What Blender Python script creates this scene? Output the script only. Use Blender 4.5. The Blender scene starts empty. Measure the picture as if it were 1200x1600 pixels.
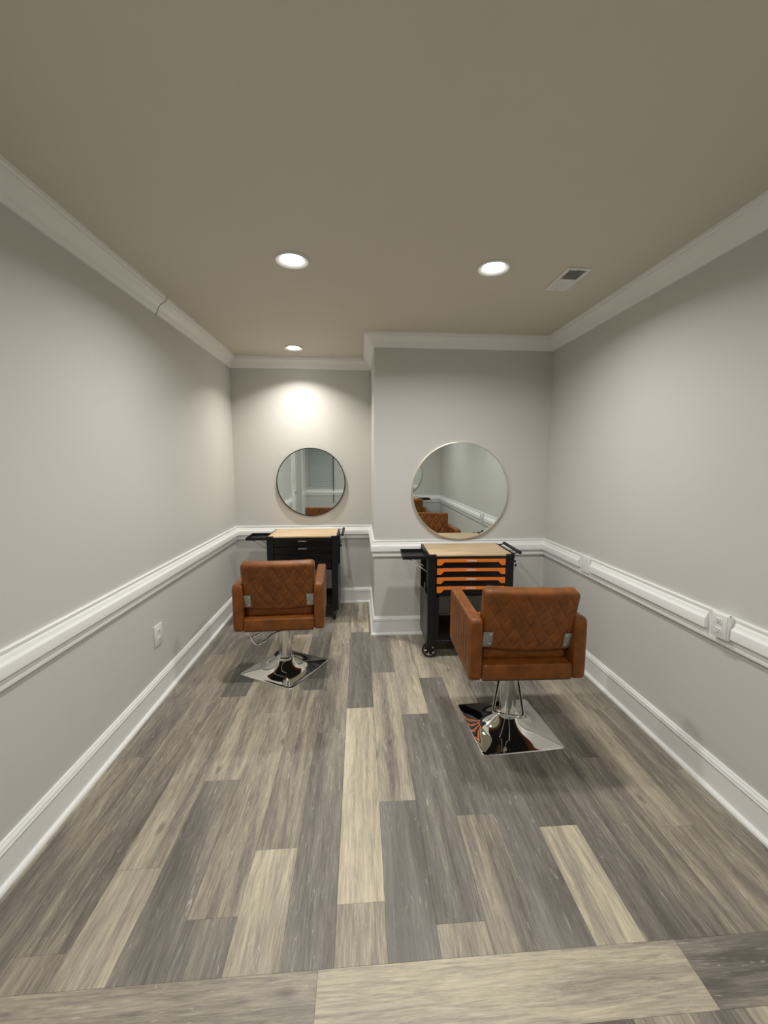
import bpy, bmesh, math, random
from mathutils import Vector, Matrix
random.seed(7)
scene = bpy.context.scene
COL = scene.collection
PI = math.pi

# ------------------------------------------------------------------ camera
CAM_H = 1.6323
YAW, PITCH, ROLL = math.radians(4.137), math.radians(6.583), math.radians(-0.1508)
fwd = Vector((math.sin(YAW)*math.cos(PITCH), math.cos(YAW)*math.cos(PITCH), -math.sin(PITCH)))
rt = Vector((math.cos(YAW), -math.sin(YAW), 0))
dn = fwd.cross(rt)
r2 = rt*math.cos(ROLL) + dn*math.sin(ROLL)
d2 = -rt*math.sin(ROLL) + dn*math.cos(ROLL)
cam_data = bpy.data.cameras.new('camera')
cam_data.sensor_fit = 'HORIZONTAL'; cam_data.sensor_width = 36.0
cam_data.lens = 640.0/1200.0*36.0
cam_data.shift_x = -8.18/1200.0; cam_data.shift_y = -4.96/1200.0
cam_data.clip_start = 0.02
cam = bpy.data.objects.new('camera', cam_data); COL.objects.link(cam)
M3 = Matrix((r2, -d2, -fwd)).transposed()
cam.matrix_world = Matrix.Translation((0, 0, CAM_H)) @ M3.to_4x4()
scene.camera = cam

# ------------------------------------------------------------------ world, exposure
world = bpy.data.worlds.new('world'); scene.world = world; world.use_nodes = True
bg = world.node_tree.nodes['Background']
bg.inputs[0].default_value = (0.9, 0.95, 1.0, 1); bg.inputs[1].default_value = 0.25
vs = scene.view_settings
scene.display_settings.display_device = 'sRGB'
vs.view_transform = 'Standard'; vs.look = 'None'; vs.gamma = 1.0; vs.use_curve_mapping = False
vs.exposure = 0.0
LAMP_W = 14.6           # watts of each ceiling downlight
LAMP_COL = (1.0, 0.988, 0.952)
# (x, y, power factor)
LAMPS = [(-0.366, 2.44, 1.1), (0.773, 2.44, 1.1), (-0.637, 4.225, 0.88),
         (-0.366, 0.15, 0.95), (0.773, 0.15, 0.95)]

# ------------------------------------------------------------------ dimensions
XL, XR, XS = -1.3858, 1.7587, 0.1329      # left wall, right wall, left face of the chimney breast
YB, YF, YN = 4.6592, 3.7368, -1.45        # alcove wall, breast wall, wall behind the camera
H = 2.74

# ------------------------------------------------------------------ helpers
def link(o, parent=None):
    COL.objects.link(o)
    if parent is not None: o.parent = parent
    return o
def tag(o, label=None, cat=None, group=None, kind=None):
    if label: o['label'] = label
    if cat: o['category'] = cat
    if group: o['group'] = group
    if kind: o['kind'] = kind
    return o
def thing(name, label, cat, loc=(0,0,0), rz=0, group=None):
    o = bpy.data.objects.new(name, None); o.empty_display_size = 0.1
    o.location = loc; o.rotation_euler = (0, 0, rz); link(o)
    return tag(o, label, cat, group)
def copy_tree(o, parent=None):
    c = o.copy(); COL.objects.link(c)
    if parent is not None: c.parent = parent
    for ch in list(o.children): copy_tree(ch, c)
    return c

class MB:
    """collects shapes into one mesh"""
    def __init__(s): s.v = []; s.f = []
    def add(s, vs, fs, mat=None):
        n = len(s.v)
        for p in vs:
            p = Vector(p)
            s.v.append(tuple(mat @ p) if mat is not None else tuple(p))
        s.f += [tuple(i+n for i in f) for f in fs]
        return s
    def bm(s, b, mat=None):
        b.verts.ensure_lookup_table(); b.verts.index_update()
        s.add([v.co.copy() for v in b.verts], [[v.index for v in f.verts] for f in b.faces], mat); b.free(); return s
    def box(s, x0, x1, y0, y1, z0, z1, bev=0, seg=2, mat=None):
        b = bmesh.new(); bmesh.ops.create_cube(b, size=1)
        for v in b.verts:
            v.co = Vector(((x0+x1)/2+v.co.x*(x1-x0), (y0+y1)/2+v.co.y*(y1-y0), (z0+z1)/2+v.co.z*(z1-z0)))
        if bev: bmesh.ops.bevel(b, geom=list(b.edges), offset=bev, segments=seg, profile=0.5, affect='EDGES', clamp_overlap=True)
        return s.bm(b, mat)
    def lathe(s, prof, n=32, mat=None, cap0=True, cap1=True):
        vs = []; fs = []
        for r, z in prof:
            for i in range(n):
                a = 2*PI*i/n; vs.append((r*math.cos(a), r*math.sin(a), z))
        for k in range(len(prof)-1):
            for i in range(n):
                j = (i+1) % n
                fs.append((k*n+i, k*n+j, (k+1)*n+j, (k+1)*n+i))
        if cap0: fs.append(tuple(reversed(range(n))))
        if cap1: fs.append(tuple((len(prof)-1)*n+i for i in range(n)))
        return s.add(vs, fs, mat)
    def tube(s, pts, r, n=10, closed=False, caps=True):
        pts = [Vector(p) for p in pts]; m = len(pts); vs = []; fs = []; prev = None
        for k, p in enumerate(pts):
            if closed: t = (pts[(k+1) % m]-pts[k-1]).normalized()
            else: t = (pts[min(k+1, m-1)]-pts[max(k-1, 0)]).normalized()
            if prev is None:
                up = Vector((0,0,1)) if abs(t.z) < .9 else Vector((1,0,0))
                nrm = (up - t*up.dot(t)).normalized()
            else: nrm = (prev - t*prev.dot(t)).normalized()
            prev = nrm; bn = t.cross(nrm)
            for i in range(n):
                a = 2*PI*i/n; vs.append(p + nrm*r*math.cos(a) + bn*r*math.sin(a))
        for k in range(m if closed else m-1):
            k2 = (k+1) % m
            for i in range(n):
                j = (i+1) % n; fs.append((k*n+i, k*n+j, k2*n+j, k2*n+i))
        if caps and not closed:
            fs.append(tuple(reversed(range(n)))); fs.append(tuple((m-1)*n+i for i in range(n)))
        return s.add(vs, fs)
    def prism(s, poly, a0, a1, axis='y', mat=None):
        """extrude a 2D polygon; axis y: poly=(x,z); axis x: poly=(y,z); axis z: poly=(x,y)"""
        n = len(poly); vs = []
        for a in (a0, a1):
            for p, q in poly:
                vs.append({'y': (p, a, q), 'x': (a, p, q), 'z': (p, q, a)}[axis])
        fs = [tuple(range(n)), tuple(reversed(range(n, 2*n)))]
        for i in range(n):
            j = (i+1) % n; fs.append((i, i+n, j+n, j))
        return s.add(vs, fs, mat)
    def build(s, name, mat, parent=None, smooth=40, fix=True):
        me = bpy.data.meshes.new(name); me.from_pydata(s.v, [], s.f); me.validate()
        if fix:
            b = bmesh.new(); b.from_mesh(me); bmesh.ops.recalc_face_normals(b, faces=b.faces); b.to_mesh(me); b.free()
        if smooth:
            for p in me.polygons: p.use_smooth = True
            me.set_sharp_from_angle(angle=math.radians(smooth))
        me.materials.append(mat)
        return link(bpy.data.objects.new(name, me), parent)

def bez(pts, n=8):
    """round polyline through points (Catmull-Rom)"""
    P = [Vector(p) for p in pts]; out = []
    for i in range(len(P)-1):
        a = P[max(i-1,0)]; b = P[i]; c = P[i+1]; d = P[min(i+2,len(P)-1)]
        for k in range(n):
            t = k/n
            out.append(0.5*((2*b)+(-a+c)*t+(2*a-5*b+4*c-d)*t*t+(-a+3*b-3*c+d)*t**3))
    out.append(P[-1]); return out

# ------------------------------------------------------------------ materials
def mat_new(name, col, rough=0.5, metal=0.0, spec=0.5, coat=0.0):
    m = bpy.data.materials.new(name); m.use_nodes = True
    b = m.node_tree.nodes['Principled BSDF']
    b.inputs['Base Color'].default_value = (*col, 1); b.inputs['Roughness'].default_value = rough
    b.inputs['Metallic'].default_value = metal; b.inputs['Specular IOR Level'].default_value = spec
    b.inputs['Coat Weight'].default_value = coat
    return m
def N(m, t, **kw):
    n = m.node_tree.nodes.new(t)
    for k, v in kw.items():
        if k in n.inputs: n.inputs[k].default_value = v
        else: setattr(n, k, v)
    return n
def L(m, a, b): m.node_tree.links.new(a, b)
def noise_paint(m, c, var=0.03, scale=3.0, bump=0.0, bscale=300, dist=0.0005, rvar=0):
    """slight mottling of a base colour plus fine relief"""
    b = m.node_tree.nodes['Principled BSDF']
    tc = N(m, 'ShaderNodeTexCoord'); no = N(m, 'ShaderNodeTexNoise', Scale=scale, Detail=3.0)
    L(m, tc.outputs['Object'], no.inputs['Vector'])
    r = N(m, 'ShaderNodeValToRGB')
    r.color_ramp.elements[0].position = 0.3; r.color_ramp.elements[1].position = 0.7
    r.color_ramp.elements[0].color = (*[x*(1-var) for x in c], 1); r.color_ramp.elements[1].color = (*[min(1,x*(1+var)) for x in c], 1)
    L(m, no.outputs['Fac'], r.inputs['Fac']); L(m, r.outputs['Color'], b.inputs['Base Color'])
    if bump:
        n2 = N(m, 'ShaderNodeTexNoise', Scale=bscale, Detail=2.0); L(m, tc.outputs['Object'], n2.inputs['Vector'])
        bp = N(m, 'ShaderNodeBump', Strength=bump, Distance=dist)
        L(m, n2.outputs['Fac'], bp.inputs['Height']); L(m, bp.outputs['Normal'], b.inputs['Normal'])
    return m
WALLC = (0.625, 0.617, 0.585)
M = {}
M['wall'] = noise_paint(mat_new('wall_paint', WALLC, 0.5, spec=0.35), WALLC, 0.012, 1.5, 0.25, 260, 0.0006)
CEILC = (0.65, 0.62, 0.535)
M['ceiling'] = noise_paint(mat_new('ceiling_paint', CEILC, 0.75, spec=0.2), CEILC, 0.012, 2, 0.3, 220, 0.0007)
M['trim'] = noise_paint(mat_new('white_trim_paint', (0.87,0.875,0.86), 0.3, spec=0.5), (0.87,0.875,0.86), 0.01, 5, 0.05, 60, 0.0006)
M['plate'] = mat_new('white_plastic', (0.8,0.8,0.78), 0.3)
M['slot'] = mat_new('dark_slot', (0.03,0.03,0.03), 0.6)
M['chrome'] = mat_new('chrome', (0.82,0.81,0.79), 0.035, 1.0)
M['steel'] = mat_new('brushed_zinc', (0.42,0.42,0.42), 0.38, 1.0)
M['black'] = noise_paint(mat_new('black_powder_coat', (0.007,0.007,0.0075), 0.42, spec=0.35), (0.007,0.007,0.0075), 0.1, 20, 0.15, 500, 0.0003)
M['blackgloss'] = mat_new('black_gloss', (0.006,0.006,0.007), 0.3, spec=0.35)
M['darkgrey'] = mat_new('dark_grey_panel', (0.045,0.045,0.046), 0.42)
M['rubber'] = mat_new('black_rubber', (0.012,0.012,0.012), 0.65)
M['orange'] = mat_new('orange_plastic', (0.80,0.20,0.025), 0.38)
M['print_white'] = mat_new('white_print', (0.85,0.78,0.74), 0.5)
M['print_grey'] = mat_new('silver_print', (0.5,0.5,0.49), 0.4)
M['mirror'] = mat_new('mirror_glass', (0.80,0.86,0.835), 0.0, 1.0)
M['champagne'] = mat_new('champagne_metal', (0.82,0.77,0.66), 0.35, 1.0)
M['lens'] = mat_new('lamp_lens', (1,1,1), 0.5)
b_ = M['lens'].node_tree.nodes['Principled BSDF']; b_.inputs['Emission Color'].default_value = (1,0.97,0.92,1); b_.inputs['Emission Strength'].default_value = 22.0
M['subfloor'] = mat_new('dark_joint', (0.06,0.052,0.045), 0.8)
M['blind'] = mat_new('blind_slat', (0.62,0.66,0.64), 0.5)
M['glass'] = mat_new('window_glass', (0.12,0.14,0.15), 0.05)

def leather():
    c = (0.2, 0.07, 0.02)
    m = mat_new('tan_brown_leather', c, 0.42, spec=0.32, coat=0.12); b = m.node_tree.nodes['Principled BSDF']
    tc = N(m, 'ShaderNodeTexCoord')
    n1 = N(m, 'ShaderNodeTexNoise', Scale=14.0, Detail=5.0, Roughness=0.6); L(m, tc.outputs['Object'], n1.inputs['Vector'])
    r = N(m, 'ShaderNodeValToRGB'); r.color_ramp.elements[0].position=.3; r.color_ramp.elements[1].position=.72
    r.color_ramp.elements[0].color = (0.125,0.037,0.004,1); r.color_ramp.elements[1].color = (0.245,0.078,0.013,1)
    L(m, n1.outputs['Fac'], r.inputs['Fac']); L(m, r.outputs['Color'], b.inputs['Base Color'])
    vo = N(m, 'ShaderNodeTexVoronoi', Scale=260.0); L(m, tc.outputs['Object'], vo.inputs['Vector'])
    n2 = N(m, 'ShaderNodeTexNoise', Scale=35.0, Detail=3.0); L(m, tc.outputs['Object'], n2.inputs['Vector'])
    ad = N(m, 'ShaderNodeMath', operation='ADD'); L(m, vo.outputs['Distance'], ad.inputs[0]); L(m, n2.outputs['Fac'], ad.inputs[1])
    bp = N(m, 'ShaderNodeBump', Strength=0.35, Distance=0.0012); L(m, ad.outputs[0], bp.inputs['Height']); L(m, bp.outputs['Normal'], b.inputs['Normal'])
    rr = N(m, 'ShaderNodeMapRange'); rr.inputs['To Min'].default_value = .33; rr.inputs['To Max'].default_value = .52
    L(m, n2.outputs['Fac'], rr.inputs['Value']); L(m, rr.outputs['Result'], b.inputs['Roughness'])
    return m
M['leather'] = leather()

def plank_mat():
    m = mat_new('vinyl_wood_plank', (0.3,0.25,0.2), 0.4, spec=0.4); b = m.node_tree.nodes['Principled BSDF']
    tc = N(m, 'ShaderNodeTexCoord'); oi = N(m, 'ShaderNodeObjectInfo')
    at = N(m, 'ShaderNodeAttribute', attribute_type='OBJECT', attribute_name='tone')
    seed = N(m, 'ShaderNodeAttribute', attribute_type='OBJECT', attribute_name='seed')
    cb = N(m, 'ShaderNodeCombineXYZ'); L(m, seed.outputs['Fac'], cb.inputs[0]); L(m, seed.outputs['Fac'], cb.inputs[2])
    sc = N(m, 'ShaderNodeVectorMath', operation='SCALE'); sc.inputs['Scale'].default_value = 37.0; L(m, cb.outputs[0], sc.inputs[0])
    add = N(m, 'ShaderNodeVectorMath', operation='ADD'); L(m, tc.outputs['Object'], add.inputs[0]); L(m, sc.outputs[0], add.inputs[1])
    def streak(sx, sy, detail, rough, distort=0.0):
        mp = N(m, 'ShaderNodeMapping'); mp.inputs['Scale'].default_value = (sx, sy, 1.0); L(m, add.outputs[0], mp.inputs['Vector'])
        no = N(m, 'ShaderNodeTexNoise', Scale=1.0, Detail=detail, Roughness=rough, Distortion=distort); L(m, mp.outputs[0], no.inputs['Vector'])
        return no.outputs['Fac']
    broad = streak(10, 0.8, 3.0, 0.55, 0.9); mid = streak(55, 3.6, 5.0, 0.65, 1.2); fine = streak(260, 15.0, 3.0, 0.7, 0.5)
    def mul(a, k, c=0.0):
        q = N(m, 'ShaderNodeMath', operation='MULTIPLY_ADD'); L(m, a, q.inputs[0]); q.inputs[1].default_value = k; q.inputs[2].default_value = c; return q.outputs[0]
    def plus(a, c):
        q = N(m, 'ShaderNodeMath', operation='ADD'); L(m, a, q.inputs[0]); L(m, c, q.inputs[1]); return q.outputs[0]
    t = plus(at.outputs['Fac'], mul(broad, 1.15, -0.575)); t = plus(t, mul(mid, 0.95, -0.475)); t = plus(t, mul(fine, 0.7, -0.37))
    r = N(m, 'ShaderNodeValToRGB'); cr = r.color_ramp
    cr.elements[0].position = 0.0; cr.elements[0].color = (0.118,0.102,0.085,1)
    cr.elements[1].position = 1.0; cr.elements[1].color = (0.68,0.60,0.445,1)
    e = cr.elements.new(0.3); e.color = (0.222,0.197,0.164,1)
    e = cr.elements.new(0.6); e.color = (0.395,0.350,0.270,1)
    L(m, t, r.inputs['Fac'])
    # cool grey drift of the darker planks
    gm = N(m, 'ShaderNodeMix', data_type='RGBA'); L(m, r.outputs['Color'], gm.inputs[6]); gm.inputs[7].default_value = (0.205,0.205,0.20,1)
    gat = N(m, 'ShaderNodeAttribute', attribute_type='OBJECT', attribute_name='cool')
    gq = N(m, 'ShaderNodeMath', operation='MULTIPLY'); L(m, gat.outputs['Fac'], gq.inputs[0]); L(m, broad, gq.inputs[1]); L(m, gq.outputs[0], gm.inputs[0])
    # limed flecks
    mp = N(m, 'ShaderNodeMapping'); mp.inputs['Scale'].default_value = (95, 9, 1); L(m, add.outputs[0], mp.inputs['Vector'])
    fn = N(m, 'ShaderNodeTexNoise', Scale=1.0, Detail=2.0, Distortion=1.5); L(m, mp.outputs[0], fn.inputs['Vector'])
    fr = N(m, 'ShaderNodeMapRange'); fr.inputs['From Min'].default_value = .66; fr.inputs['From Max'].default_value = .74; fr.inputs['To Max'].default_value = .5; L(m, fn.outputs['Fac'], fr.inputs['Value'])
    fm = N(m, 'ShaderNodeMix', data_type='RGBA'); L(m, fr.outputs['Result'], fm.inputs[0]); L(m, gm.outputs[2], fm.inputs[6]); fm.inputs[7].default_value = (0.62,0.60,0.55,1)
    # knots
    mk = N(m, 'ShaderNodeMapping'); mk.inputs['Scale'].default_value = (9, 3.2, 1); L(m, add.outputs[0], mk.inputs['Vector'])
    vk = N(m, 'ShaderNodeTexVoronoi', Scale=1.0); L(m, mk.outputs[0], vk.inputs['Vector'])
    kr = N(m, 'ShaderNodeMapRange'); kr.inputs['From Min'].default_value = 0.04; kr.inputs['From Max'].default_value = 0.15; kr.inputs['To Min'].default_value = .6; kr.inputs['To Max'].default_value = 0.0
    L(m, vk.outputs['Distance'], kr.inputs['Value'])
    km = N(m, 'ShaderNodeMix', data_type='RGBA'); L(m, kr.outputs['Result'], km.inputs[0]); L(m, fm.outputs[2], km.inputs[6]); km.inputs[7].default_value = (0.10,0.082,0.065,1)
    L(m, km.outputs[2], b.inputs['Base Color'])
    bp = N(m, 'ShaderNodeBump', Strength=0.25, Distance=0.0006); L(m, fine, bp.inputs['Height']); L(m, bp.outputs['Normal'], b.inputs['Normal'])
    b.inputs['Roughness'].default_value = 0.42
    return m
M['plank'] = plank_mat()

def butcher():
    m = mat_new('pale_wood_top', (0.62,0.45,0.27), 0.4); b = m.node_tree.nodes['Principled BSDF']
    tc = N(m, 'ShaderNodeTexCoord'); mp = N(m, 'ShaderNodeMapping'); mp.inputs['Scale'].default_value = (3.0, 40, 10); L(m, tc.outputs['Object'], mp.inputs['Vector'])
    no = N(m, 'ShaderNodeTexNoise', Scale=1.0, Detail=5.0, Roughness=.6, Distortion=.4); L(m, mp.outputs[0], no.inputs['Vector'])
    m2 = N(m, 'ShaderNodeMapping'); m2.inputs['Scale'].default_value = (2.5, 9, 4); L(m, tc.outputs['Object'], m2.inputs['Vector'])
    n2 = N(m, 'ShaderNodeTexNoise', Scale=1.0, Detail=2.0); L(m, m2.outputs[0], n2.inputs['Vector'])
    ad = N(m, 'ShaderNodeMath', operation='ADD'); L(m, no.outputs['Fac'], ad.inputs[0]); L(m, n2.outputs['Fac'], ad.inputs[1])
    r = N(m, 'ShaderNodeValToRGB'); r.color_ramp.elements[0].position = .35; r.color_ramp.elements[1].position = .65
    hf = N(m, 'ShaderNodeMath', operation='MULTIPLY'); hf.inputs[1].default_value = .5; L(m, ad.outputs[0], hf.inputs[0])
    r.color_ramp.elements[0].color = (0.50,0.34,0.19,1); r.color_ramp.elements[1].color = (0.72,0.55,0.35,1)
    L(m, hf.outputs[0], r.inputs['Fac']); L(m, r.outputs['Color'], b.inputs['Base Color'])
    return m
M['wood'] = butcher()

# ------------------------------------------------------------------ room shell
def wall(name, x0, x1, y0, y1, z0=0.0, z1=H):
    return tag(MB().box(x0, x1, y0, y1, z0, z1).build(name, M['wall'], smooth=0), kind='structure')
T = 0.12
DY0, DY1, DZ = -0.68, 0.76, 2.06         # door opening in the left wall, behind the viewpoint
wl = MB().box(XL-T, XL, DY1, YB+T, 0, H).box(XL-T, XL, YN-T, DY0, 0, H).box(XL-T, XL, DY0, DY1, DZ, H)
tag(wl.build('wall_left', M['wall'], smooth=0), kind='structure')
wall('wall_back_left', XL, XS, YB, YB+T)
wall('wall_recess_side', XS, XS+T, YF+T, YB+T)
wall('wall_back_right', XS, XR, YF, YF+T)
wall('wall_right', XR, XR+T, YN-T, YF+T)
WX0, WX1, WZ0, WZ1 = -1.31, -0.665, 0.985, 2.3   # window in the wall behind the viewpoint
wf = MB().box(XL, WX0, YN-T, YN, 0, H).box(WX1, XR, YN-T, YN, 0, H).box(WX0, WX1, YN-T, YN, 0, WZ0).box(WX0, WX1, YN-T, YN, WZ1, H)
tag(wf.build('wall_front', M['wall'], smooth=0), kind='structure')
tag(MB().box(XL-T, XR+T, YN-T, YB+T, H, H+0.1).build('ceiling', M['ceiling'], smooth=0), kind='structure')

# ---- mitred trim, swept along the wall lines (room on the right-hand side)
def sweep(P, Q, mp, mq, prof, name, mat, parent=None, struct=True, smooth=35):
    """profile (offset into room, z) from P to Q; mp/mq = mitre slope at each end (+1 inner corner, -1 outer, 0 butt)"""
    P = Vector((*P, 0)); Q = Vector((*Q, 0)); t = (Q-P).normalized(); n = Vector((t.y, -t.x, 0))
    k = len(prof); vs = []
    for o, z in prof: vs.append(P + n*o + t*(o*mp) + Vector((0,0,z)))
    for o, z in prof: vs.append(Q + n*o - t*(o*mq) + Vector((0,0,z)))
    fs = [tuple(range(k)), tuple(reversed(range(k, 2*k)))] + [(i, i+k, (i+1) % k + k, (i+1) % k) for i in range(k)]
    o = MB().add(vs, fs).build(name, mat, parent, smooth=smooth)
    if struct: tag(o, kind='structure')
    return o
ZC = 2.6275
crown = [(0, ZC), (0.011, ZC), (0.013, ZC+0.010), (0.017, ZC+0.014), (0.020, ZC+0.026), (0.027, ZC+0.043),
         (0.038, ZC+0.058), (0.052, ZC+0.071), (0.066, ZC+0.079), (0.074, ZC+0.084), (0.075, ZC+0.093), (0.083, ZC+0.097), (0.0851, H), (0, H)]
base = [(0, 0), (0.016, 0), (0.016, 0.136), (0.020, 0.1375), (0.0215, 0.141), (0.020, 0.1445), (0.0155, 0.146), (0.0155, 0.149), (0.019, 0.151),
        (0.018, 0.158), (0.013, 0.164), (0.0105, 0.166), (0.0115, 0.1685), (0.0105, 0.172), (0.006, 0.174), (0, 0.174)]
shoe = [(0.016, 0), (0.0345, 0), (0.0345, 0.006), (0.032, 0.013), (0.026, 0.0185), (0.019, 0.021), (0.016, 0.021)]
board = [(0, 0.756), (0.017, 0.756), (0.018, 0.758), (0.016, 0.775), (0.014, 0.790), (0.014, 0.892), (0.0155, 0.896), (0.0155, 0.905), (0.012, 0.908), (0, 0.908)]
mould = [(0.014, 0.806), (0.031, 0.806), (0.033, 0.808), (0.034, 0.852), (0.032, 0.858), (0.028, 0.861), (0.0245, 0.865), (0.021, 0.874), (0.0185, 0.884), (0.014, 0.888)]
segs = [('left', (XL, DY1+0.1), (XL, YB), 0, 1), ('back_left', (XL, YB), (XS, YB), 1, 1), ('recess_side', (XS, YB), (XS, YF), 1, -1),
        ('back_right', (XS, YF), (XR, YF), -1, 1), ('right', (XR, YF), (XR, YN), 1, 1), ('front', (XR, YN), (XL, YN), 1, 1), ('left_far', (XL, YN), (XL, DY0-0.1), 1, 0)]
for nm, P, Q, a, b in segs:
    bo = sweep(P, Q, a, b, base, 'baseboard_'+nm, M['trim'])
    sweep(P, Q, a, b, shoe, 'shoe_moulding', M['trim'], bo, struct=False)
tn = 0
def trim(P, Q, a, b, prof):
    global tn; tn += 1
    return sweep(P, Q, a, b, prof, 'trim_%d' % tn, M['trim'])
# crown (the left run is two lengths butted at a visible joint)
JY = 3.03
trim((XL, YN), (XL, JY-0.003), 1, 0, [(o*1.02, H-(H-z)*1.015) for o, z in crown])
trim((XL, JY+0.003), (XL, YB), 0, 1, crown)
M['gap_shade'] = mat_new('grey_joint_shadow_gap', (0.16,0.15,0.135), 0.8)
sweep((XL, JY-0.003), (XL, JY+0.004), 0, 0, [(o*1.035, H-(H-z)*1.03) for o, z in crown], 'joint_gap', M['gap_shade'], bpy.data.objects['trim_2'], struct=False)  # solid proud strip, coloured grey for the shade in the joint gap
for nm, P, Q, a, b in segs[1:6]: trim(P, Q, a, b, crown)
# chair rail: flat board with a raised moulding on it
rails = {}
for nm, P, Q, a, b in segs:
    rails[nm] = trim(P, Q, a, b, board)
def moulding(nm, P, Q, a, b): sweep(P, Q, a, b, mould, 'rail_moulding', M['trim'], rails[nm], struct=False)
for nm, P, Q, a, b in segs:
    if nm != 'right': moulding(nm, P, Q, a, b)
moulding('right', (XR, YF), (XR, 3.065), 1, 0)
moulding('right', (XR, 2.905), (XR, 1.862), 0, 0)
moulding('right', (XR, 1.715), (XR, YN), 0, 1)
# painted-over block where the rail is interrupted
blk = MB().box(XR-0.026, XR-0.013, 2.925, 3.04, 0.783, 0.914, 0.005, 3)
blk.build('cover_block', M['trim'], rails['right'])

# ------------------------------------------------------------------ floor: planks on a dark base
floor = tag(MB().box(XL-T, XR+T, YN-T, YB+T, -0.06, -0.004).build('floor', M['subfloor'], smooth=0), kind='structure')
PW, PL, GAP = 0.1775, 1.2192, 0.0002
def plank_mesh(w, l):
    c = 0.0005; h = 0.004
    vs = []
    for z, e in ((-h, 0), (-c, 0), (0, c)):
        vs += [(-w/2+e, -l/2+e, z), (w/2-e, -l/2+e, z), (w/2-e, l/2-e, z), (-w/2+e, l/2-e, z)]
    fs = [(3,2,1,0), (8,9,10,11)]
    for k in (0, 4):
        for i in range(4): fs.append((k+i, k+(i+1) % 4, k+4+(i+1) % 4, k+4+i))
    me = bpy.data.meshes.new('plank'); me.from_pydata(vs, [], fs); me.materials.append(M['plank']); return me
_pm = {}
def plank(x0, x1, y0, y1, tone, cool=0.0, rot=False):
    w, l = (y1-y0, x1-x0) if rot else (x1-x0, y1-y0)
    key = (round(w, 4), round(l, 4))
    if key not in _pm: _pm[key] = plank_mesh(w-2*GAP, l-2*GAP)
    o = bpy.data.objects.new('plank', _pm[key]); o.location = ((x0+x1)/2, (y0+y1)/2, 0)
    if rot: o.rotation_euler = (0, 0, PI/2)
    o['tone'] = float(0.44 + (tone-0.44)*1.05 - 0.03); o['cool'] = float(cool); o['seed'] = random.random()
    link(o, floor)
SEAM, SEAM0 = 1.158, 0.974
# column k: left edge = 0.085 + k*PW ; one joint position ; tones from the joint upward (far) and downward (near)
cols = {
 -9: (2.90, {}), -8: (2.19, {0:(.36,.1), 1:(.30,.25), -1:(.33,0)}), -7: (2.48, {0:(.42,.1), 1:(.33,.2), -1:(.40,0)}),
 -6: (1.54, {0:(.48,0), 1:(.22,.5), -1:(.68,.2), 2:(.3,.2)}), -5: (1.99, {-1:(.30,.3), 0:(.56,0), 1:(.40,.1)}),
 -4: (1.335, {-1:(.38,.35), 0:(.54,0), 1:(.62,0), 2:(.35,.1)}), -3: (1.589, {-1:(.70,0), 0:(.44,.05), 1:(.24,.4), 2:(.42,0)}),
 -2: (2.33, {-1:(.38,.3), 0:(.46,.1), 1:(.55,0)}), -1: (1.350, {-1:(.56,0), 0:(.80,0), 1:(.26,.5), 2:(.70,0)}),
 0: (1.80, {-1:(.20,.75), 0:(.55,0), 1:(.27,.5)}), 1: (1.26, {-1:(.52,0), 0:(.22,.35), 1:(.68,0), 2:(.45,0)}),
 2: (1.70, {-1:(.42,.1), 0:(.20,.55), 1:(.62,0)}), 3: (2.37, {-1:(.22,.6), 0:(.56,0), 1:(.5,0)}),
 4: (1.615, {-1:(.66,0), 0:(.24,.15), 1:(.4,.1)}), 5: (2.28, {-1:(.24,.1), 0:(.22,.2), 1:(.5,0)}),
 6: (2.02, {-1:(.40,0), 0:(.27,.05), 1:(.42,0)}), 7: (1.577, {-1:(.42,0), 0:(.58,0), 1:(.5,0)}),
 8: (2.45, {-1:(.40,0), 0:(.42,0), 1:(.4,0)}), 9: (1.9, {-1:(.42,0), 0:(.4,0)})}
for k, (j, tones) in cols.items():
    x0 = max(0.085 + k*PW, XL-0.02); x1 = min(0.085 + (k+1)*PW, XR+0.02)
    if x1-x0 < 0.01: continue
    yend = YB+0.02 if x0 < XS else YF+0.02
    n = -3
    while True:
        a = j + n*PL; b = a + PL
        if a >= yend: break
        t, c = tones.get(n, (random.uniform(.3,.6), random.uniform(0,.3)))
        if b > SEAM:
            plank(x0, x1, max(a, SEAM), min(b, yend), t, c)
        n += 1
for x0, x1, t, c in ((XL-0.02, -0.143, .50, .25), (-0.143, 1.0715, .66, .05), (1.0715, XR+0.02, .30, .1)):
    plank(x0, x1, SEAM0, SEAM, t, c, rot=True)
random.seed(21)
for k in range(-9, 10):
    x0 = max(0.085 + k*PW, XL-0.02); x1 = min(0.085 + (k+1)*PW, XR+0.02)
    if x1-x0 < 0.01: continue
    b = SEAM0; l = random.uniform(0.25, PL)
    while b > YN-0.02:
        a = max(b-l, YN-0.02)
        t = {3:.15, 4:.5, 5:.45, 6:.62, 2:.3}.get(k, random.uniform(.25,.6)) if b == SEAM0 else random.uniform(.2,.7)
        plank(x0, x1, a, b, t, random.uniform(0,.35)); b = a; l = PL

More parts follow.
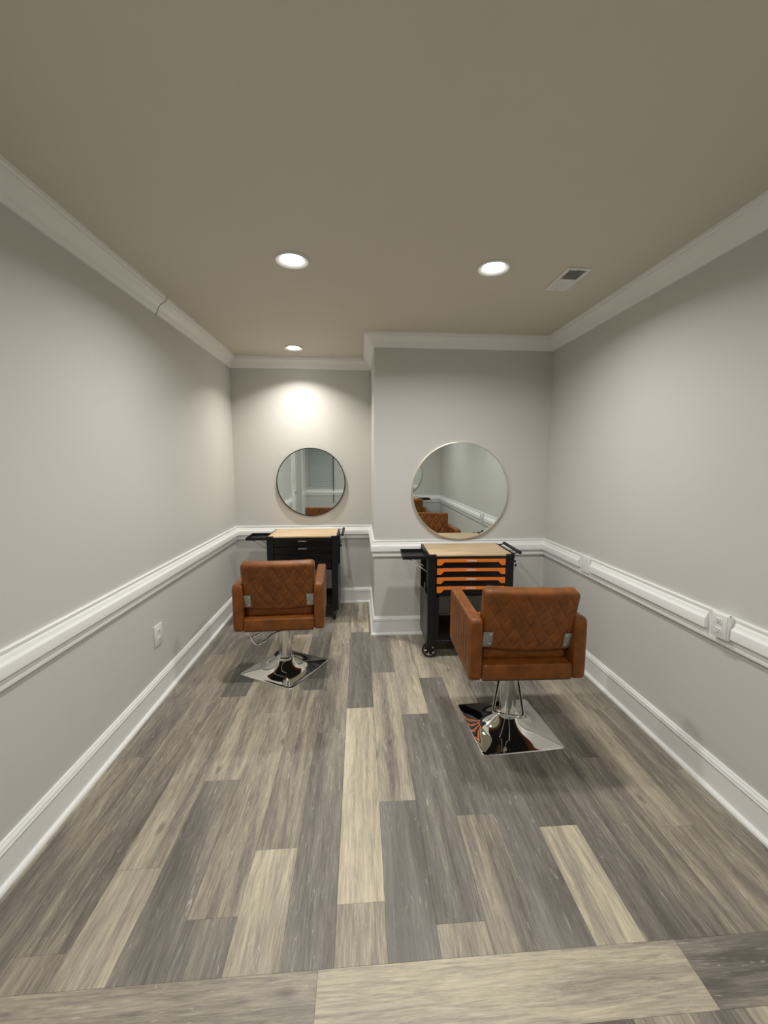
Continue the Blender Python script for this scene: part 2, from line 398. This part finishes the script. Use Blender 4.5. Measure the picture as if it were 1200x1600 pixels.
# ------------------------------------------------------------------ ceiling fixtures
def downlight(x, y, k, label):
    t = thing('recessed_downlight', label, 'light', (x, y, H), group='recessed ceiling downlights')
    MB().lathe([(0.092, 0.0), (0.092, -0.009), (0.090, -0.0115), (0.086, -0.011), (0.060, -0.003), (0.058, -0.002), (0.058, 0.0)], 40, cap0=False, cap1=False).build('trim_ring', M['plate'], t, smooth=50)
    MB().lathe([(0.0005, -0.0125), (0.025, -0.0115), (0.045, -0.008), (0.0575, -0.002)], 32, cap0=False, cap1=False).build('lens', M['lens'], t)
    ld = bpy.data.lights.new('downlight_beam', 'AREA'); ld.shape = 'DISK'; ld.size = 0.11; ld.energy = LAMP_W*k; ld.color = (1.0, 0.945, 0.87) if y > 4 else LAMP_COL; ld.spread = math.radians(126 if y > 4 else 155)
    lo = bpy.data.objects.new('downlight_beam', ld); lo.location = (0, 0, -0.0135); link(lo, t)
lab = ['recessed ceiling light above the left salon chair, larger of the two left lights', 'recessed ceiling light next to the air vent',
       'small distant recessed ceiling light in the alcove', 'recessed ceiling light above and behind the viewpoint, left', 'recessed ceiling light above and behind the viewpoint, right']
for (x, y, k), lb in zip(LAMPS, lab): downlight(x, y, k, lb)

v = thing('ceiling_vent', 'white rectangular ceiling air vent with two louvre banks by the right wall', 'vent', (1.269, 2.558, H), 0)
fr = MB()
for bx in ((-.072,-.050,-.152,.152), (.050,.072,-.152,.152), (-.05,.05,-.152,-.128), (-.05,.05,.128,.152), (-.05,.05,-.008,.008)):
    fr.box(bx[0], bx[1], bx[2], bx[3], -0.007, 0.0, 0.0015, 1)
fr.build('frame', M['plate'], v)
MB().box(-.05, .05, -.128, .128, -0.0012, -0.0002).build('duct_opening', M['slot'], v)
def slat_mesh(sgn):
    mb = MB(); a = math.radians(38)*sgn
    mb.box(-.05, .05, -.006, .006, -.0005, .0005, mat=Matrix.Translation((0,0,-0.0056)) @ Matrix.Rotation(a, 4, 'X')); return mb
sm = {}
for sgn, y0 in ((1, -.120), (-1, .018)):
    for i in range(9):
        if sgn not in sm: o = slat_mesh(sgn).build('slat', M['plate'], v); sm[sgn] = o
        else: o = link(sm[sgn].copy(), v)
        o.location = (0, y0+i*0.0128, 0)
for yy in (-.14, .14):
    MB().lathe([(0.004, -0.009), (0.004, -0.006)], 12).build('screw', M['steel'], v).location = (0, yy, 0)

# ------------------------------------------------------------------ outlets
def duplex(parent, sx):
    """outlet face on the x = const plane, local origin at plate centre, sx = direction into the room"""
    pass
o1 = thing('wall_outlet', 'white duplex outlet plate low on the left wall above the baseboard', 'outlet', (XL, 2.795, 0.452))
MB().box(0, 0.010, -0.050, 0.050, -0.070, 0.070, 0.003, 2).build('cover_plate', M['plate'], o1)
for zz in (-.028, .028):
    r = MB().box(0.009, 0.0125, -0.018, 0.018, zz-0.015, zz+0.015, 0.002, 2).build('receptacle', M['plate'], o1)
    for (y, z, w, h) in ((-.007, .003, .0012, .005), (.007, .003, .0012, .004), (0, -.008, .0025, .0025)):
        MB().box(0.0125, 0.0129, y-w, y+w, zz+z-h, zz+z+h).build('slot', M['slot'], r)
o2 = thing('wall_outlet', 'white duplex outlet box set into the chair rail on the right wall', 'outlet', (XR-0.0145, 1.768, 0.853), 0)
MB().box(-0.026, 0.0, -0.046, 0.046, -0.057, 0.060, 0.002, 2).build('outlet_box', M['trim'], o2)
MB().box(-0.031, -0.026, -0.041, 0.041, -0.054, 0.058, 0.0015, 2).build('cover_plate', M['plate'], o2)
for zz in (-.022, .026):
    r = MB().box(-0.0335, -0.0305, -0.017, 0.017, zz-0.014, zz+0.014, 0.0012, 2).build('receptacle', M['plate'], o2)
    for (y, z, w, h) in ((-.007, .003, .0013, .0045), (.007, .003, .0013, .004), (0, -.008, .0025, .0025)):
        MB().box(-0.0339, -0.0335, y-w, y+w, zz+z-h, zz+z+h).build('slot', M['slot'], r)
MB().lathe([(0.004, 0), (0.004, 0.004)], 12).build('screw', M['steel'], o2).location = (-0.018, -0.044, 0.061)

# ------------------------------------------------------------------ mirrors
def mirror(x, z, y, r, mat, label, fw, depth, rz=0, group=None):
    t = thing('round_mirror', label, 'mirror', (x, y, z), rz)
    R = Matrix.Rotation(PI/2, 4, 'X')   # lathe axis z -> -y
    MB().lathe([(r, -0.0), (r, depth+0.003), (r-fw*.4, depth+0.005), (r-fw, depth+0.004), (r-fw, depth-0.004), (r-fw-0.004, depth-0.004), (r-fw-0.004, 0)], 128, mat=R, cap0=False, cap1=False).build('frame', mat, t)
    MB().lathe([(0.0005, depth-0.001), (r*.5, depth-0.001), (r-fw+0.0005, depth-0.001)], 128, mat=R, cap0=False, cap1=False).build('glass', M['mirror'], t)
    return t
mirror(-0.541, 1.4015, YB-0.0005, 0.381, M['blackgloss'], 'round mirror with a thin black frame on the alcove wall', 0.009, 0.028)
mirror(0.926, 1.3615, YF-0.0005, 0.4515, M['champagne'], 'larger round mirror with a thin champagne frame above the orange-handled cart', 0.010, 0.026)
mirror(0.89, 1.37, YN+0.0005, 0.46, M['champagne'], 'round mirror seen only as a sliver inside the larger mirror', 0.010, 0.026, PI)

# ------------------------------------------------------------------ padded shapes
def pad(mb, w, h, T, re, rc, nx, ny, front=None, back=None, to3=None):
    """rounded slab in (a,b) plane, thickness T along c; front/back(a,b) give extra relief"""
    def axis(half, n, r):
        e = [r*(1-math.cos(PI/2*i/4)) for i in range(4)]
        inner = [-half+r+(2*(half-r))*i/n for i in range(n+1)]
        return [-half+q for q in e] + inner + [half-q for q in reversed(e)]
    A = axis(w/2, nx, re); B = axis(h/2, ny, re)
    def mp(a, b):
        hw, hh = w/2, h/2
        if abs(a) > hw-rc and abs(b) > hh-rc:
            u = (abs(a)-hw+rc)/rc; v = (abs(b)-hh+rc)/rc
            u2 = u*math.sqrt(1-v*v/2); v2 = v*math.sqrt(1-u*u/2)
            a = math.copysign(hw-rc+u2*rc, a); b = math.copysign(hh-rc+v2*rc, b)
        return a, b
    def sdf(a, b):
        qx = abs(a)-(w/2-rc); qy = abs(b)-(h/2-rc)
        return rc - (math.hypot(max(qx,0), max(qy,0)) + min(max(qx,qy),0))
    nA, nB = len(A), len(B); vs = []; fs = []
    for side in (1, -1):
        for b0 in B:
            for a0 in A:
                a, b = mp(a0, b0); d = max(0.0, sdf(a, b)); q = min(d/re, 1.0)
                c = T/2 - re + re*math.sqrt(max(0, 1-(1-q)**2))
                fn = front if side == 1 else back
                if fn: c += fn(a, b)*min(1.0, max(0, (d-re*0.6)/(re*1.2)))
                vs.append(to3(a, b, side*c))
    o = nA*nB
    for j in range(nB-1):
        for i in range(nA-1):
            k = j*nA+i; fs.append((k, k+1, k+nA+1, k+nA)); fs.append((o+k, o+k+nA, o+k+nA+1, o+k+1))
    loop = [i for i in range(nA)] + [j*nA+nA-1 for j in range(1, nB)] + [(nB-1)*nA+i for i in range(nA-2, -1, -1)] + [j*nA for j in range(nB-2, 0, -1)]
    for i in range(len(loop)):
        p, q = loop[i], loop[(i+1) % len(loop)]; fs.append((p, o+p, o+q, q))
    return mb.add(vs, fs)
def quilt(pw, ph, dep, oy=0.0):
    def f(a, b):
        u = a/pw + (b+oy)/ph; v = a/pw - (b+oy)/ph
        du = abs(u-round(u)); dv = abs(v-round(v))            # 0 on a stitched line, 0.5 in the middle
        d = min(du, dv)*2
        return -dep*math.exp(-(d/0.16)**2) + dep*0.35*(1-(1-d)**2)
    return f
def flutes(p, dep):
    def f(a, b):
        u = a/p; d = abs(u-round(u))*2
        return -dep*(1-d)**3
    return f

# ------------------------------------------------------------------ salon chair (faces +y, origin under the pole on the floor)
def make_chair(label):
    t = thing('salon_chair', label, 'chair', group=None)
    ZB, ZA = 0.458, 0.808
    # armrests: rectangular slabs with fluted outer faces
    for s in (-1, 1):
        mb = MB()
        pad(mb, 0.560, ZA-ZB, 0.070, 0.016, 0.034, 84, 14, front=flutes(0.062, 0.007),
            to3=lambda a, b, c: (s*(0.283+c), 0.005+a, (ZA+ZB)/2+b+0.004*math.sin(a*9)))
        mb.build('armrest', M['leather'], t, smooth=60)
    # box frame of the seat and the cushion on it
    mb = MB(); pad(mb, 0.498, 0.545, 0.090, 0.012, 0.014, 10, 10, to3=lambda a, b, c: (a, 0.0+b, ZB+0.047+c))
    mb.build('seat_frame', M['leather'], t, smooth=60)
    MB().box(-0.243, 0.243, -0.262, 0.262, ZB-0.004, ZB+0.004, 0.002, 1).build('dust_cover', M['black'], t)
    mb = MB(); pad(mb, 0.494, 0.500, 0.095, 0.028, 0.035, 40, 40, front=quilt(0.16, 0.16, 0.004),
        to3=lambda a, b, c: (a, 0.045+b, ZB+0.130+c+0.008*math.cos(a*6)*(1 if c > 0 else 0)))
    mb.build('seat_cushion', M['leather'], t, smooth=60)
    # leaning quilted backrest
    lean = math.radians(11); BH = 0.356; BT = 0.082
    def bk(a, b, c):
        flare = 1.0 + 0.035*(b/BH+.5)
        bow = -0.012*(a/0.25)**2 if c < 0 else -0.004*(a/0.25)**2     # rear is slightly domed
        sag = -0.007*(1-(a/0.25)**2)*(0.5-b/BH)
        y = c + (0.010*(a/0.25)**2 if c < 0 else 0.016*(a/0.25)**2)
        zz = b + BH/2 + sag
        return (a*flare, -0.185 + y*math.cos(lean) - zz*math.sin(lean), 0.610 + zz*math.cos(lean) + y*math.sin(lean))
    mb = MB(); pad(mb, 0.500, BH, BT, 0.022, 0.030, 110, 90, front=quilt(0.095, 0.150, 0.0050), back=quilt(0.076, 0.118, 0.0042, 0.03), to3=bk)
    mb.build('backrest', M['leather'], t, smooth=60)
    # grey hinge plates low on the rear of the back
    R = Matrix.Translation((0, -0.185, 0.610)) @ Matrix.Rotation(lean, 4, 'X')
    for s in (-1, 1):
        mb = MB(); cx = s*0.222
        mb.box(cx-0.027, cx+0.027, -0.0445, -0.036, 0.028, 0.120, 0.0025, 2, mat=R)
        hp = mb.build('hinge_plate', M['steel'], t)
        for zz in (0.048, 0.104):
            MB().lathe([(0.006, 0.0), (0.006, 0.002), (0.003, 0.004)], 12, mat=R @ Matrix.Translation((cx-s*0.012, -0.0440, zz)) @ Matrix.Rotation(PI/2, 4, 'X')).build('bolt', M['chrome'], hp)
    # column
    MB().lathe([(0.050, 0.098), (0.050, 0.330), (0.052, 0.345), (0.0525, 0.372), (0.047, 0.380), (0.030, 0.384), (0.030, 0.440)], 40).build('column', M['chrome'], t, smooth=35)
    MB().lathe([(0.046, 0.088), (0.060, 0.088), (0.066, 0.093), (0.067, 0.099), (0.062, 0.106), (0.053, 0.110), (0.049, 0.110)], 40).build('collar', M['chrome'], t, smooth=50)
    MB().box(-0.12, 0.12, -0.12, 0.12, 0.438, 0.458, 0.004, 1).build('mount_plate', M['black'], t)
    # pedestal plate: rounded square rising as a concave bell to the collar
    return t

def base_plate(parent, rz):
    HS, rc = 0.247, 0.022
    def outline(a):
        c, s = math.cos(a), math.sin(a)
        lo, hi = 0.0, 0.6
        for _ in range(30):
            mid = (lo+hi)/2; qx = abs(c*mid)-(HS-rc); qy = abs(s*mid)-(HS-rc)
            d = math.hypot(max(qx,0), max(qy,0)) + min(max(qx,qy),0) - rc
            if d < 0: lo = mid
            else: hi = mid
        return lo
    n = 144; rings = []
    prof = [(0.0, 0.002, 0.0), (0.0, 0.0, 0.006), (0.0, 0.003, 0.0095), (0.0, 0.007, 0.0105)]
    vs = []; fs = []
    for _, ins, z in prof:
        for i in range(n):
            a = 2*PI*i/n; r = outline(a)-ins; vs.append((r*math.cos(a), r*math.sin(a), z))
    K = 26; r0 = 0.052
    for k in range(1, K+1):
        q = k/K
        for i in range(n):
            a = 2*PI*i/n; ro = outline(a)-0.007
            r = ro + (r0-ro)*(q**0.8)
            rr = r
            bell = math.exp(-((rr-r0)/0.072)**1.6) if rr > r0 else 1
            slope = (ro-rr)/(ro-r0)
            z = 0.0105 + 0.020*slope**1.2 + 0.062*bell
            vs.append((r*math.cos(a), r*math.sin(a), z))
    m = len(prof)+K
    for k in range(m-1):
        for i in range(n):
            j = (i+1) % n; fs.append((k*n+i, k*n+j, (k+1)*n+j, (k+1)*n+i))
    fs.append(tuple(reversed(range(n)))); fs.append(tuple((m-1)*n+i for i in range(n)))
    o = MB().add(vs, fs).build('base_plate', M['chrome'], parent, smooth=50)
    o.rotation_euler = (0, 0, rz); return o
def pump_lever(parent, ang, ln=0.30, z0=0.345, z1=0.262):
    """bent chrome loop running out from the column; ang = heading of the loop in the chair's frame"""
    c, s = math.cos(ang), math.sin(ang)
    def P(u, v, z): return (c*u - s*v, s*u + c*v, z)
    pts = [P(0.035, 0.050, z0), P(0.12, 0.058, z0-0.012), P(ln-0.07, 0.075, z1+0.012), P(ln-0.02, 0.078, z1), P(ln, 0.06, z1-0.002),
           P(ln, -0.06, z1-0.002), P(ln-0.02, -0.078, z1), P(ln-0.07, -0.075, z1+0.012), P(0.12, -0.058, z0-0.012), P(0.035, -0.050, z0)]
    mb = MB().tube(bez(pts, 6), 0.0078, 10)
    return mb.build('pump_lever', M['chrome'], parent, smooth=60)

chair = make_chair('brown quilted salon chair on the right, before the orange-handled cart')
others = [(copy_tree(chair), (-0.594, 3.145, 0), math.radians(2.5), 'brown quilted salon chair on the left, before the all-black cart', math.radians(-29.7), math.atan2(-0.11, -0.2)),
          (copy_tree(chair), (0.885, -0.16, 0), math.radians(180), 'brown salon chair seen only as a plain brown corner in the larger mirror', math.radians(45), math.radians(-90))]
BODY = ('seat_frame', 'seat_cushion', 'armrest', 'backrest', 'mount_plate', 'dust_cover', 'hinge_plate')
def shift_body(o, dy, dz):
    for ch in o.children:
        if ch.name.split('.')[0] in BODY: ch.location = (0, dy, dz)
chair.location = (0.905, 2.320, 0); chair.rotation_euler = (0, 0, math.radians(-1.5))
shift_body(chair, -0.016, 0.0)
for ch in chair.children:      # this backrest sits slightly askew
    if ch.name.startswith('backrest') or ch.name.startswith('hinge_plate'):
        piv = Matrix.Translation((0, -0.2, 0.64))
        ch.matrix_local = Matrix.Translation((0.006, -0.016, 0)) @ piv @ Matrix.Rotation(math.radians(1.8), 4, 'Y') @ piv.inverted()
base_plate(chair, math.radians(5.0)); pump_lever(chair, math.atan2(-0.29, -0.10))
for o, loc, rz, lb, bz, la in others:
    o.location = loc; o.rotation_euler = (0, 0, rz); o['label'] = lb
    base_plate(o, bz-rz)
    if rz < 3: shift_body(o, -0.006, -0.036); pump_lever(o, la-rz, 0.245, 0.335, 0.285)
    else: pump_lever(o, la)
bpy.context.view_layer.update()

# ------------------------------------------------------------------ tool carts (front faces -y; origin at floor, front-left corner of the body)
CW, CD, CT = 0.708, 0.465, 0.884
def text_mesh(txt, size):
    cu = bpy.data.curves.new('lettering', 'FONT'); cu.body = txt; cu.size = size; cu.extrude = 0.0004; cu.align_x = 'CENTER'; cu.align_y = 'CENTER'; cu.offset = 0.0004
    o = bpy.data.objects.new('tmp', cu); COL.objects.link(o)
    dg = bpy.context.evaluated_depsgraph_get(); me = bpy.data.meshes.new_from_object(o.evaluated_get(dg))
    bpy.data.objects.remove(o); me.name = 'lettering'; return me
TXT = text_mesh('HOTMAN', 0.0185)
def make_cart(label, hm, tm):
    t = thing('tool_cart', label, 'cart')
    k = M['black']; P = 0.066
    # frame: four posts, top rails, bottom rails
    for x0 in (0, CW-P):
        MB().box(x0, x0+P, 0, 0.030, 0.105, CT-0.004, 0.003, 1).build('post', k, t)
        xa, xb = (0, 0.03) if x0 == 0 else (CW-0.03, CW)
        MB().box(xa, xb, CD-0.03, CD, 0.100, CT-0.004, 0.003, 1).build('post', k, t)
    for q in ((P, CW-P, 0.002, 0.028), (0.004, CW-0.004, CD-0.025, CD-0.002), (0.004, 0.024, 0.03, CD-0.03), (CW-0.024, CW-0.004, 0.03, CD-0.03)):
        MB().box(*q, 0.850, 0.872).build('top_rail', k, t)
    # corner caps flush with the wooden top
    for x0, x1 in ((-0.003, P+0.002), (CW-P-0.002, CW+0.003)):
        MB().box(x0, x1, -0.005, 0.018, 0.845, CT+0.001, 0.003, 1).build('corner_cap', k, t)
    w = MB().prism([(0.016, 0.019), (P+0.002, 0.019), (P+0.002, -0.002), (CW-P-0.002, -0.002), (CW-P-0.002, 0.019), (CW-0.016, 0.019), (CW-0.016, CD-0.006), (0.016, CD-0.006)], 0.872, CT, 'z')
    w.build('worktop', M['wood'], t, smooth=0)
    for q in (0.001, CW-0.015): MB().box(q, q+0.014, 0.018, CD-0.006, 0.868, CT-0.001).build('top_rim', k, t)
    # sides: shut lower panel, open upper bay with a slanting lower edge; inner wall behind it
    for s in (0, 1):
        X = (lambda x: x) if s == 0 else (lambda x: CW-x)
        a, b = sorted((X(0.001), X(0.005)))
        MB().prism([(0.029, 0.102), (CD-0.031, 0.085), (CD-0.031, 0.50), (0.16, 0.545), (0.029, 0.47)], a, b, 'x').build('side_panel', M['darkgrey'], t, smooth=0)
        a, b = sorted((X(0.040), X(0.044)))
        MB().box(a, b, 0.03, CD-0.03, 0.45, 0.852).build('inner_panel', k, t)
    for z0, z1 in ((0.120, 0.205), (0.530, 0.852)): MB().box(0.03, CW-0.03, CD-0.028, CD-0.022, z0, z1).build('back_panel', k, t)
    MB().box(0.005, CW-0.005, 0.004, CD-0.004, 0.140, 0.158, 0.002, 1).build('bottom_shelf', k, t)
    MB().box(0.044, CW-0.044, 0.03, CD-0.03, 0.528, 0.536).build('drawer_floor', k, t)
    MB().box(P-0.001, P+0.03, 0.008, 0.022, 0.155, 0.53).build('door_jamb', k, t)
    # drawers
    x0, x1 = P+0.004, CW-P-0.004
    for i, zt in enumerate((0.847, 0.771, 0.695, 0.619)):
        d = MB().box(x0, x1, 0.000, 0.020, zt-0.071, zt+0.003, 0.002, 1).box(x0+0.01, x1-0.01, 0.02, CD-0.06, zt-0.068, zt-0.02).build('drawer', M['blackgloss'], t)
        hnd = [(x0+0.003, zt), (x1-0.003, zt), (x1-0.003, zt-0.050), (x1-0.036, zt-0.050), (x1-0.062, zt-0.024), (x0+0.062, zt-0.024), (x0+0.036, zt-0.050), (x0+0.003, zt-0.050)]
        MB().prism(hnd, -0.010, 0.001, 'y').build('drawer_handle', hm, d, smooth=0)
        if hm != M['orange'] and i > 1: continue
        l = bpy.data.objects.new('lettering', TXT.copy()); l.data.materials.clear(); l.data.materials.append(tm)
        l.rotation_euler = (PI/2, 0, 0); l.location = ((x0+x1)/2, -0.0106, zt-0.0125); link(l, d)
    # folding side tray with its strut
    tr = MB().box(-0.205, -0.006, 0.005, 0.285, 0.846, 0.849)
    for bx in ((-.205,-.202,.005,.285), (-.009,-.006,.005,.285), (-.205,-.006,.005,.008), (-.205,-.006,.282,.285)): tr.box(bx[0], bx[1], bx[2], bx[3], 0.846, 0.873)
    side = tr.build('side_tray', k, t, smooth=0)
    for yy in (0.06, 0.235):
        MB().tube([(-0.155, yy, 0.842), (-0.004, yy, 0.735)], 0.0045, 8).build('strut', M['chrome'], side)
        MB().box(-0.17, -0.14, yy-0.006, yy+0.006, 0.832, 0.846, 0.002, 1).build('strut_bracket', M['steel'], side)
    MB().box(-0.008, 0.002, 0.02, 0.27, 0.838, 0.846).build('tray_hinge', M['steel'], side)
    # push handle
    h = MB().tube([(CW+0.047, -0.005, 0.897), (CW+0.047, 0.395, 0.897)], 0.0135, 16).build('push_handle', M['rubber'], t)
    for yy in (0.015, 0.375):
        MB().tube([(CW-0.012, yy, 0.888), (CW+0.01, yy, 0.889), (CW+0.047, yy, 0.896)], 0.005, 8).build('handle_bracket', k, h)
    MB().tube([(CW-0.006, 0.03, 0.888), (CW-0.006, 0.36, 0.888)], 0.004, 8).build('handle_rod', k, h)
    # lock with keys on the right side
    lk = MB().lathe([(0.010, 0), (0.010, 0.012), (0.007, 0.014)], 20, mat=Matrix.Translation((CW, 0.04, 0.815)) @ Matrix.Rotation(PI/2, 4, 'Y')).build('lock', M['blackgloss'], t)
    MB().box(CW+0.014, CW+0.030, 0.034, 0.046, 0.807, 0.823, 0.003, 2).build('key_head', k, lk)
    MB().box(CW+0.020, CW+0.037, 0.036, 0.044, 0.770, 0.792, 0.003, 2).tube([(CW+0.024, 0.04, 0.808), (CW+0.028, 0.04, 0.79)], 0.0012, 6).build('key', k, lk)
    return t
def caster(t, x, y, rz):
    c = MB().box(-0.034, 0.034, -0.034, 0.034, 0.132, 0.140).lathe([(0.022, 0.116), (0.024, 0.132)], 20).box(-0.026, -0.022, -0.017, 0.030, 0.045, 0.120, 0.001, 1).box(0.022, 0.026, -0.017, 0.030, 0.045, 0.120, 0.001, 1).box(-0.026, 0.026, -0.017, 0.030, 0.113, 0.118, 0.001, 1).build('caster_fork', M['black'], t)
    c.location = (x, y, 0); c.rotation_euler = (0, 0, rz)
    Rm = Matrix.Translation((0, 0.010, 0.0625)) @ Matrix.Rotation(PI/2, 4, 'Y')
    MB().lathe([(0.044, -0.013), (0.056, -0.016), (0.062, -0.012), (0.0625, 0.0), (0.062, 0.012), (0.056, 0.016), (0.044, 0.013)], 40, mat=Rm, cap0=False, cap1=False).lathe([(0.046, -0.004), (0.046, 0.004)], 30, mat=Rm).build('tyre', M['rubber'], c)
    sp = MB()
    for side in (-1, 1):
        sp.lathe([(0.011, side*0.004), (0.011, side*0.0155), (0.004, side*0.017)], 20, mat=Rm)
        sp.lathe([(0.041, side*0.010), (0.046, side*0.0145), (0.045, side*0.011)], 36, mat=Rm, cap0=False, cap1=False)
        for i in range(5):
            a = 2*PI*i/5+0.3
            q = Rm @ Matrix.Rotation(a, 4, 'Z')
            sp.prism([(0.008, -0.006), (0.043, -0.011), (0.043, 0.002), (0.010, 0.005)], side*0.0085, side*0.0135, 'z', mat=q)
    sp.build('wheel_spokes', M['chrome'], c)
cR = make_cart('black tool cart with orange drawer handles and a wooden top', M['orange'], M['print_white'])
cR.location = (0.549, 3.212, 0); cR.rotation_euler = (0, 0, math.radians(-1.2))
cL = make_cart('all-black tool cart with a wooden top in the alcove', M['blackgloss'], M['print_grey'])
cL.location = (-0.932, 4.105, 0)
cB = make_cart('tool cart seen only as a dark tray corner inside the larger mirror', M['blackgloss'], M['print_grey'])
cB.location = (1.255, -0.93, 0); cB.rotation_euler = (0, 0, PI)
for c, a in ((cR, (PI/2-0.25, 0.3, PI/2, 0.1)), (cL, (0.2, 0.05, 0.4, 0.1)), (cB, (0.2, 0.4, 0.1, 0.3))):
    for (x, y), rz in zip(((0.036, 0.042), (CW-0.045, 0.045), (0.100, CD-0.085), (CW-0.045, CD-0.075)), a): caster(c, x, y, rz)

# ------------------------------------------------------------------ behind the viewpoint (seen in the mirrors)
door = tag(MB().box(XL-0.075, XL-0.035, 0.02, DY1-0.02, 0.005, DZ-0.02).build('door_1', M['trim'], smooth=0), kind='structure')
tag(MB().box(XL-T, XL-0.08, DY0, DY1, 0, DZ).build('wall_hall', M['wall'], smooth=0), kind='structure')
for y0, y1, z0, z1 in ((DY1, DY1+0.12, 0, DZ), (DY0-0.12, DY0, 0, DZ), (DY0-0.12, DY1+0.12, DZ, DZ+0.12)):
    MB().box(XL-0.001, XL+0.018, y0, y1, z0, z1, 0.004, 1).build('door_casing', M['trim'], door)
tag(MB().box(XL-0.001, XL+0.012, YN+0.02, DY0-0.125, 0.18, 2.4, 0.004, 1).build('trim_%d' % (tn+1), M['trim'], smooth=0), kind='structure')
for z0, z1 in ((0.25, 0.95), (1.15, 1.85)):
    MB().box(XL-0.035, XL-0.027, 0.17, DY1-0.17, z0, z1, 0.006, 2).build('door_panel', M['trim'], door)
MB().lathe([(0.026, 0), (0.026, 0.006), (0.009, 0.008), (0.009, 0.045)], 20, mat=Matrix.Translation((XL-0.035, 0.09, 0.95)) @ Matrix.Rotation(PI/2, 4, 'Y')).tube([(XL+0.008, 0.09, 0.95), (XL+0.008, 0.2, 0.95)], 0.008, 10).build('door_lever', M['steel'], door)
win = tag(MB().box(WX0, WX1, YN-0.10, YN-0.094, WZ0, WZ1).build('window_1', M['glass'], smooth=0), kind='structure')
for x0, x1, z0, z1 in ((WX0-0.03, WX0, WZ0-0.03, WZ1+0.06), (WX1, WX1+0.03, WZ0-0.03, WZ1+0.06), (WX0, WX1, WZ1, WZ1+0.06), (WX0, WX1, WZ0-0.03, WZ0)):
    MB().box(x0, x1, YN-0.001, YN+0.012, z0, z1, 0.002, 1).build('window_frame', M['wall'], win)
bl = thing('window_blind', 'grey horizontal window blind reflected in the black-framed mirror', 'blind', ((WX0+WX1)/2, YN-0.030, WZ0))
sl = MB().box(-(WX1-WX0)/2+0.006, (WX1-WX0)/2-0.006, -0.024, 0.024, -0.001, 0.001, mat=Matrix.Rotation(math.radians(-55), 4, 'X')).build('slat', M['blind'], bl, smooth=0)
sl.location = (0, 0, 0.03)
for i in range(1, 30):
    c = sl.copy(); link(c, bl); c.location = (0, 0, 0.03+i*0.0425)
MB().tube([((WX1-WX0)/2-0.01, 0.055, -0.42), ((WX1-WX0)/2-0.01, 0.055, 0.85)], 0.008, 8).build('wand', M['slot'], bl)
MB().box(-(WX1-WX0)/2+0.004, (WX1-WX0)/2-0.004, -0.02, 0.02, 1.28, 1.312).build('head_rail', M['blind'], bl)
